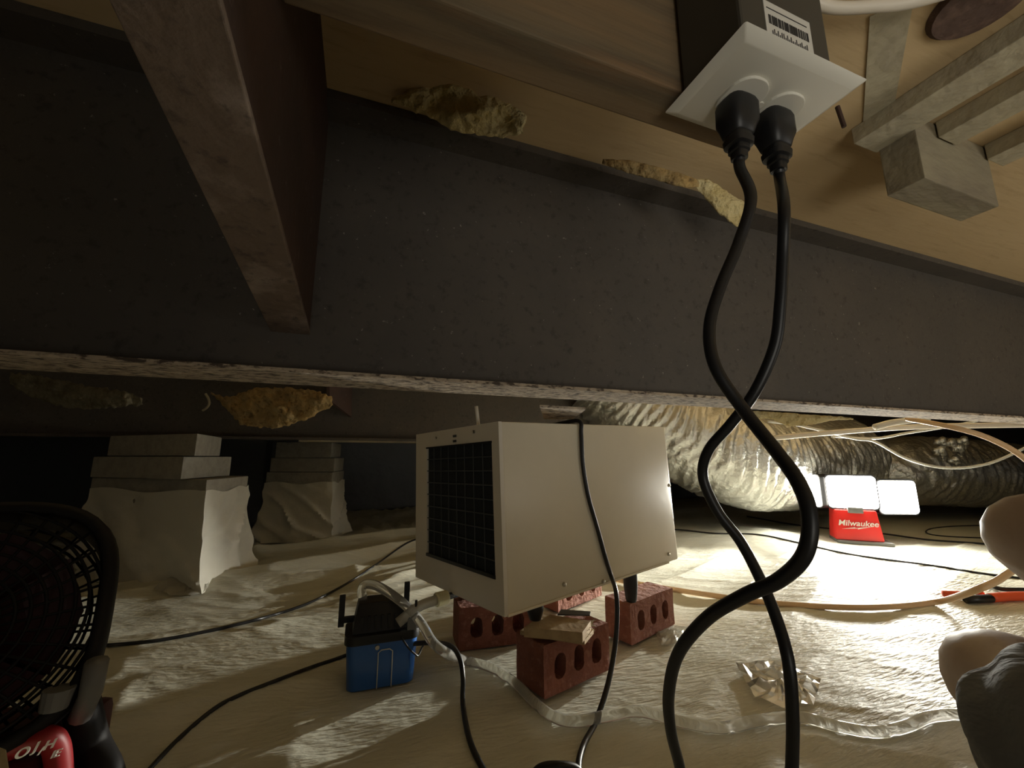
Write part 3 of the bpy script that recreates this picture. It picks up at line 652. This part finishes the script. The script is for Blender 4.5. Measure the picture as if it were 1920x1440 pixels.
pts2 = [(-.062,-.020),(-.010,-.010),(-.014,-.014),(.052,-.004),(-.004,-.019),(.000,-.015)]
extr_poly(bm, pts2, [], lc+nrm*-.0004, rt, upv, nrm*.0012); link_bm('logo_bolt', bm, 'white_print', wl)
HEADS = [(0, 0.03, .225, 0, .185, .145), (.175, -.01, .205, -22, .165, .145), (-.155, -.03, .225, 62, .15, .145)]
for (x, f, z, yaw, w, h) in HEADS:
    ya = math.radians(yaw); hf = (fwd*math.cos(ya)-rt*math.sin(ya)).normalized(); hr = Vector((-hf.y, hf.x, 0)); hr = hr if hr.dot(rt) > 0 else -hr
    c = wp(x, f, z)
    bm = bmesh.new(); extr_poly(bm, rrect(w+.012, h+.012, .02, 5), [], c-hf*.045, hr, Z, hf*.045); hd = link_bm('lamp_head', bm, 'black_plastic', wl, bevel=.003)
    bm = bmesh.new(); extr_poly(bm, rrect(w, h, .018, 5), [], c+hf*.0005, hr, Z, hf*.004); ln = link_bm('lamp_lens', bm, 'lens', hd, label='glowing white lens')
    ld = bpy.data.lights.new('lamp_glow', 'AREA'); ld.shape = 'RECTANGLE'; ld.size = w*.45*S; ld.size_y = h*.45*S; ld.energy = LAMP_POWER*{0:.18, -22:.18, 62:.40}[yaw]; ld.color = LC
    lo = bpy.data.objects.new('lamp_glow', ld); C.objects.link(lo); lo.location = (c+hf*.008)*S; lo.rotation_euler = (-hf).to_track_quat('Z', 'Y').to_euler()
    lo.rotation_euler = hf.to_track_quat('-Z', 'Z').to_euler()
    if yaw == 62:            # extra spot added at the left head to brighten the far-left floor
        sd = bpy.data.lights.new('added_beam', 'SPOT'); sd.energy = BEAM_POWER; sd.spot_size = math.radians(50); sd.spot_blend = .8; sd.shadow_soft_size = .035; sd.color = LC
        so = bpy.data.objects.new('added_beam', sd); C.objects.link(so); so.location = (c+hf*.02)*S; so.rotation_euler = (Vector((-.7,.85,.24))-c).to_track_quat('-Z', 'Z').to_euler()

# ------------------------------------------------------------------ fan at the left edge
fc_ = W(-110,1190,.42); fn_ = Vector((.62,-.70,.33)).normalized(); fr_ = Vector((.70,.62,0)).normalized(); fr_ = (fr_-fn_*fr_.dot(fn_)).normalized(); fu_ = fn_.cross(fr_); fu_ = fu_ if fu_.z > 0 else -fu_
fb = Vector((fc_.x, fc_.y, 0)); fan = thing('jobsite_fan', 'dark round jobsite fan with red base at the lower left edge', 'fan', fb)
RF = .125
def fpnt(r, th, d): return fc_+fr_*r*math.cos(th)+fu_*r*math.sin(th)+fn_*d
def sq(th, n=5.0): return 1/((abs(math.cos(th))**n+abs(math.sin(th))**n)**(1/n))
bm = bmesh.new(); NN = 64; prof = [(.93,-.055),(1.0,-.05),(1.03,0),(1.0,.035),(.92,.042),(.90,.030),(.90,-.050)]
rg = [[bm.verts.new(fpnt(RF*pr*sq(2*math.pi*k/NN, 3.2), 2*math.pi*k/NN, pd)) for k in range(NN)] for pr, pd in prof]
for i in range(len(rg)):
    for k in range(NN): bm.faces.new((rg[i][k], rg[i][(k+1)%NN], rg[(i+1)%len(rg)][(k+1)%NN], rg[(i+1)%len(rg)][k]))
link_bm('fan_housing', bm, 'fan_black', fan, smooth=True)
for side, nm in ((.036,'front_grille'),(-.052,'rear_grille')):
    bm = bmesh.new()
    for r in [x*.011+.03 for x in range(9)]:
        tube(bm, [fpnt(r*(1 if r < .1 else 1), 2*math.pi*k/48, side) for k in range(49)], .0017, 6, False)
    for k in range(36):
        th = 2*math.pi*k/36; tube(bm, [fpnt(.028, th, side), fpnt(RF*.92*sq(th, 3.2), th+.18, side)], .0016, 5)
    link_bm(nm, bm, 'fan_black', fan, smooth=True)
bm = bmesh.new(); cyl(bm, fpnt(0,0,.040), fpnt(0,0,-.05), .030, n=28); link_bm('fan_hub', bm, 'blade', fan)
bm = bmesh.new(); cyl(bm, fpnt(0,0,-.030), fpnt(0,0,-.046), .098, .085, n=36); link_bm('motor_housing', bm, 'fan_black', fan, bevel=.003)
for k in range(5):
    bm = bmesh.new(); th = 2*math.pi*k/5; g = []
    for i in range(6):
        r = .028+.0135*i*1.1; w = 1.15+.02*i
        g.append((fpnt(r, th-w*.5, -.018), fpnt(r, th, -.004), fpnt(r, th+w*.5, .012)))
    for i in range(5):
        for j in range(2):
            a0, a1, b1, b0 = g[i][j], g[i][j+1], g[i+1][j+1], g[i+1][j]; e = fn_*.002
            hexa(bm, [a0, a1, b1, b0, a0+e, a1+e, b1+e, b0+e])
    bmesh.ops.remove_doubles(bm, verts=bm.verts, dist=1e-5); link_bm('fan_blade', bm, 'blade', fan, smooth=False)
# base: red battery housing with handle, dark feet
b0 = W(40,1425,.44); 
bm = bmesh.new()
tube(bm, spline([W(-60,1440,.40), W(10,1408,.405), W(55,1390,.41), W(88,1384,.415), W(106,1402,.42), W(112,1460,.42)], 6), .0105, 14); hb = link_bm('handle', bm, 'dark_red', fan, smooth=True)
bm = bmesh.new(); obox(bm, Vector((b0.x-.16, b0.y-.10, .0)), Vector((.215,.05,0)), Vector((-.03,.13,0)), Z*.085); link_bm('fan_base', bm, 'blade', fan, bevel=.012, smooth='auto')
bm = bmesh.new(); tube(bm, spline([W(150,1300,.47), W(158,1345,.46), W(172,1400,.46), W(196,1450,.45), W(205,1500,.45)], 6), .016, 10); link_bm('stand_leg', bm, 'fan_black', fan, smooth=True)
bm = bmesh.new(); tube(bm, [W(182,1240,.44), W(170,1300,.44), W(150,1345,.44)], .010, 10); link_bm('side_bracket', bm, 'grey_plastic', fan, smooth=True)
bm = bmesh.new(); cyl(bm, W(112,1290,.425), W(100,1330,.42), .013, .011, n=14); link_bm('tilt_knob', bm, 'grey_plastic', fan, bevel=.001)
for (ch_, x, y, sz) in (('O',40,1413,.011),('J',67,1401,.010),('/',75,1409,.008),('H',92,1397,.010),('IE',104,1414,.008)):
    bm = text_mesh(ch_, sz, .2); c = W(x, y, .388); place_bm(bm, c, (fr_*.98).normalized(), Vector((0,.17,.98)).normalized(), Vector((.1,-.97,.17)).normalized()); link_bm('lettering', bm, 'white_print', fan)
quadslab('wood_scrap', [(-40,1440),(22,1470),(12,1405),(-40,1385)], .08, .12, 'pale_wood', 'tan wood piece at the bottom left corner')

# ------------------------------------------------------------------ pliers
pl = thing('pliers', 'orange-handled pliers lying on the sheet near the right edge', 'pliers', FP(1850,1125))
bm = bmesh.new(); tube(bm, spline([FP(1768,1113,.010), FP(1800,1114,.012), FP(1840,1113,.012)], 6), [.006]*3+[.009]*10 if False else .0085, 12); link_bm('grip_end', bm, 'orange', pl, smooth=True)
bm = bmesh.new(); tube(bm, spline([FP(1812,1124,.012), FP(1858,1122,.012)], 6), .010, 12); link_bm('grip_band', bm, 'black_rubber', pl, smooth=True)
bm = bmesh.new(); tube(bm, spline([FP(1856,1121,.012), FP(1900,1118,.012), FP(1960,1118,.012)], 6), .0115, 12); link_bm('grip', bm, 'orange', pl, smooth=True)
bm = bmesh.new(); tube(bm, spline([FP(1848,1092,.012), FP(1875,1104,.010), FP(1925,1106,.010)], 6), .006, 8); link_bm('jaw', bm, 'black_plastic', pl, smooth=True)

# ------------------------------------------------------------------ clear plastic scraps
def scrap(pxs, h, seed, label):
    bm = bmesh.new(); c = sum((FP(*q) for q in pxs), Vector())/len(pxs); P = [FP(*q, .006) for q in pxs]; n = len(P); R = []
    for j in range(7):
        f = j/6; row = []
        for i in range(n*5):
            a = P[i//5]; b = P[(i//5+1)%n]; e = a.lerp(b, (i%5)/5); q = c.lerp(e, f)
            z = h*(.35+abs(fbm(Vector((q.x*30+seed, q.y*30, 0)), 3)))*(1 if j < 6 else .35+abs(mn.noise(q*40)))
            row.append(bm.verts.new((q.x, q.y, fz(q.x, q.y)+.002+z)))
        R.append(row)
    m = n*5
    for j in range(6):
        for i in range(m):
            try: bm.faces.new((R[j][i], R[j][(i+1)%m], R[j+1][(i+1)%m], R[j+1][i]))
            except ValueError: pass
    bmesh.ops.solidify(bm, geom=bm.faces[:], thickness=.0008)
    single('plastic_scrap', bm, 'clear_film', label, 'plastic scrap', smooth=False)
scrap([(1380,1245),(1450,1235),(1540,1275),(1525,1320),(1470,1330),(1415,1310)], .012, 1, 'crumpled clear plastic scrap behind the right hanging cord')
scrap([(1228,1185),(1262,1170),(1290,1178),(1270,1205),(1240,1210)], .008, 3, 'small clear plastic scrap beside the right-hand brick')
scrap([(288,1104),(340,1078),(395,1072),(390,1105),(360,1118),(318,1116)], .010, 6, 'loose torn plastic corner at the foot of the larger pier')

# ------------------------------------------------------------------ person at the right edge
def skin(nodes, edges, root, sub=2):
    me = bpy.data.meshes.new('sk'); names = list(nodes); me.from_pydata([nodes[n][0] for n in names], [(names.index(a), names.index(b)) for a, b in edges], [])
    ob = bpy.data.objects.new('sk', me); C.objects.link(ob); ob.modifiers.new('s', 'SKIN'); sl = me.skin_vertices[0].data
    for i, n in enumerate(names):
        r = nodes[n][1]; sl[i].radius = (r, r) if not isinstance(r, tuple) else r; sl[i].use_root = (n == root)
    m = ob.modifiers.new('ss', 'SUBSURF'); m.levels = sub; m.render_levels = sub
    dg = bpy.context.evaluated_depsgraph_get(); dg.update(); m2 = bpy.data.meshes.new_from_object(ob.evaluated_get(dg))
    bm = bmesh.new(); bm.from_mesh(m2); bpy.data.objects.remove(ob); bpy.data.meshes.remove(m2); bpy.data.meshes.remove(me); return bm
kA = Vector((.585,.56,.118)); hA = Vector((.452,.22,.10)); aA = Vector((.95,.66,.05))
kB = Vector((.730,.606,.285)); hB = Vector((.72,.26,.11)); aB = Vector((1.05,.75,.05))
pel = Vector((.60,.17,.12)); PO = pel-Vector((1.0,.20,.12)); 
N_ = {'pel':(pel,.10),'spine':(PO+Vector((1.06,.06,.25)),.095),'chest':(PO+Vector((1.10,-.04,.40)),.11),'neck':(PO+Vector((1.07,-.04,.52)),.04),'head':(PO+Vector((1.02,.0,.60)),.07),'top':(PO+Vector((1.0,.01,.68)),.055),
 'hA':(hA,.078),'mA':(hA.lerp(kA,.5),.068),'mA2':(hA.lerp(kA,.85),.055),'kA':(kA,.058),'cA':(kA.lerp(aA,.3),.048),'cA2':(kA.lerp(aA,.7),.038),'aA':(aA,.03),'fA':(aA+Vector((.06,.07,-.015)),.028),'tA':(aA+Vector((.09,.14,-.02)),.02),
 'hB':(hB,.078),'mB':(hB.lerp(kB,.5),.07),'mB2':(hB.lerp(kB,.85),.062),'kB':(kB,.066),'cB':(kB.lerp(aB,.3),.052),'cB2':(kB.lerp(aB,.7),.040),'aB':(aB,.03),'fB':(aB+Vector((.0,.08,-.018)),.028),'tB':(aB+Vector((0,.15,-.022)),.02),
 'sA':(PO+Vector((.97,-.09,.44)),.05),'eA':(PO+Vector((.92,-.18,.24)),.036),'wA':(PO+Vector((.96,.02,.14)),.024),
 'sB':(PO+Vector((1.24,-.02,.43)),.05),'eB':(PO+Vector((1.34,.08,.26)),.036),'wB':(PO+Vector((1.20,.26,.22)),.024)}
E_ = [('pel','spine'),('spine','chest'),('chest','neck'),('neck','head'),('head','top'),('pel','hA'),('hA','mA'),('mA','mA2'),('mA2','kA'),('kA','cA'),('cA','cA2'),('cA2','aA'),('aA','fA'),('fA','tA'),
 ('pel','hB'),('hB','mB'),('mB','mB2'),('mB2','kB'),('kB','cB'),('cB','cB2'),('cB2','aB'),('aB','fB'),('fB','tB'),('chest','sA'),('sA','eA'),('eA','wA'),('chest','sB'),('sB','eB'),('eB','wB')]
pr = thing('person', 'seated person in dark grey shorts with bare knees at the right edge', 'person', (pel.x, pel.y, 0))
bm = skin(N_, E_, 'pel')
# hands: palm and five fingers per wrist, joined to the same mesh
for w, dr in ((N_['wA'][0], Vector((-.35,.9,-.25)).normalized()), (N_['wB'][0], Vector((-.6,.75,-.1)).normalized())):
    sd = dr.cross(Z).normalized(); nodes = {'w':(w,.022),'p':(w+dr*.035,(.03,.014)),'q':(w+dr*.06,(.028,.012))}; ed = [('w','p'),('p','q')]
    for k, ln in enumerate((.052,.060,.056,.044)):
        b = w+dr*.068+sd*(.024-.016*k); nodes['a%d'%k] = (b,.0075); nodes['b%d'%k] = (b+dr*ln*.5-Z*.006,.0068); nodes['c%d'%k] = (b+dr*ln*.85-Z*.022,.0058); ed += [('q','a%d'%k),('a%d'%k,'b%d'%k),('b%d'%k,'c%d'%k)]
    nodes['t0'] = (w+dr*.03+sd*.026,.010); nodes['t1'] = (w+dr*.052+sd*.042,.008); nodes['t2'] = (w+dr*.072+sd*.044-Z*.008,.0065); ed += [('w','t0'),('t0','t1'),('t1','t2')]
    hb_ = skin(nodes, ed, 'w', 1); tm = bpy.data.meshes.new('x'); hb_.to_mesh(tm); hb_.free(); bm.from_mesh(tm); bpy.data.meshes.remove(tm)
hd = N_['head'][0]; hf_ = Vector((-.5,.85,-.1)).normalized()
sph(bm, hd+hf_*.075-Z*.006, .011, (1,1,1.5)); sph(bm, hd+hf_*.055-Z*.045, .014, (1.4,1,.5))
link_bm('body', bm, 'skin', pr, smooth=True)
bm = bmesh.new(); sph(bm, hd+Z*.04-hf_*.018, .083, (1,1,.85), 3); link_bm('hair', bm, 'hair', pr, smooth=True)
for s in (-1, 1):
    bm = bmesh.new(); sph(bm, hd+hf_*.068+hf_.cross(Z)*s*.026+Z*.012, .009); link_bm('eye', bm, 'white_print', pr, smooth=True)
NS = {'pel':(pel,.115),'hA':(hA,.098),'mA':(hA.lerp(kA,.5),.100),'mA2':(hA.lerp(kA,.64),.094),'eA':(hA.lerp(kA,.77),.086),'hB':(hB,.095),'mB':(hB.lerp(kB,.35),.09),'eB':(hB.lerp(kB,.6),.085),'w':(pel+Vector((.04,-.08,.07)),.105)}
bm = skin(NS, [('w','pel'),('pel','hA'),('hA','mA'),('mA','mA2'),('mA2','eA'),('pel','hB'),('hB','mB'),('mB','eB')], 'pel', 4)
axA = (kA-hA).normalized()
for v in bm.verts:
    s = (v.co-hA).dot(axA); q = v.co
    c = hA+axA*s; rad = (q-c)
    if rad.length > 1e-4 and -.1 < s < .6:
        ang = math.atan2(rad.z, rad.dot(axA.cross(Z)))
        v.co += rad.normalized()*(.0040*math.sin(ang*5+s*26+5*mn.noise(q*6))+.007*mn.noise(q*15))*min(1, max(0, (s+.1)*4))
    else: v.co += rad.normalized()*.006*mn.noise(q*18) if rad.length > 1e-4 else Vector()
link_bm('shorts', bm, 'shorts', pr, smooth=True, label='rumpled dark grey cloth shorts')
NT = {'spine':(N_['spine'][0],.112),'chest':(N_['chest'][0],.122),'sA':(N_['sA'][0],.06),'sA2':(N_['sA'][0].lerp(N_['eA'][0],.6),.05),'sB':(N_['sB'][0],.06),'sB2':(N_['sB'][0].lerp(N_['eB'][0],.6),.05),'b':(pel.lerp(N_['spine'][0],.4),.118)}
bm = skin(NT, [('b','spine'),('spine','chest'),('chest','sA'),('sA','sA2'),('chest','sB'),('sB','sB2')], 'chest', 2); link_bm('shirt', bm, 'shirt', pr, smooth=True)
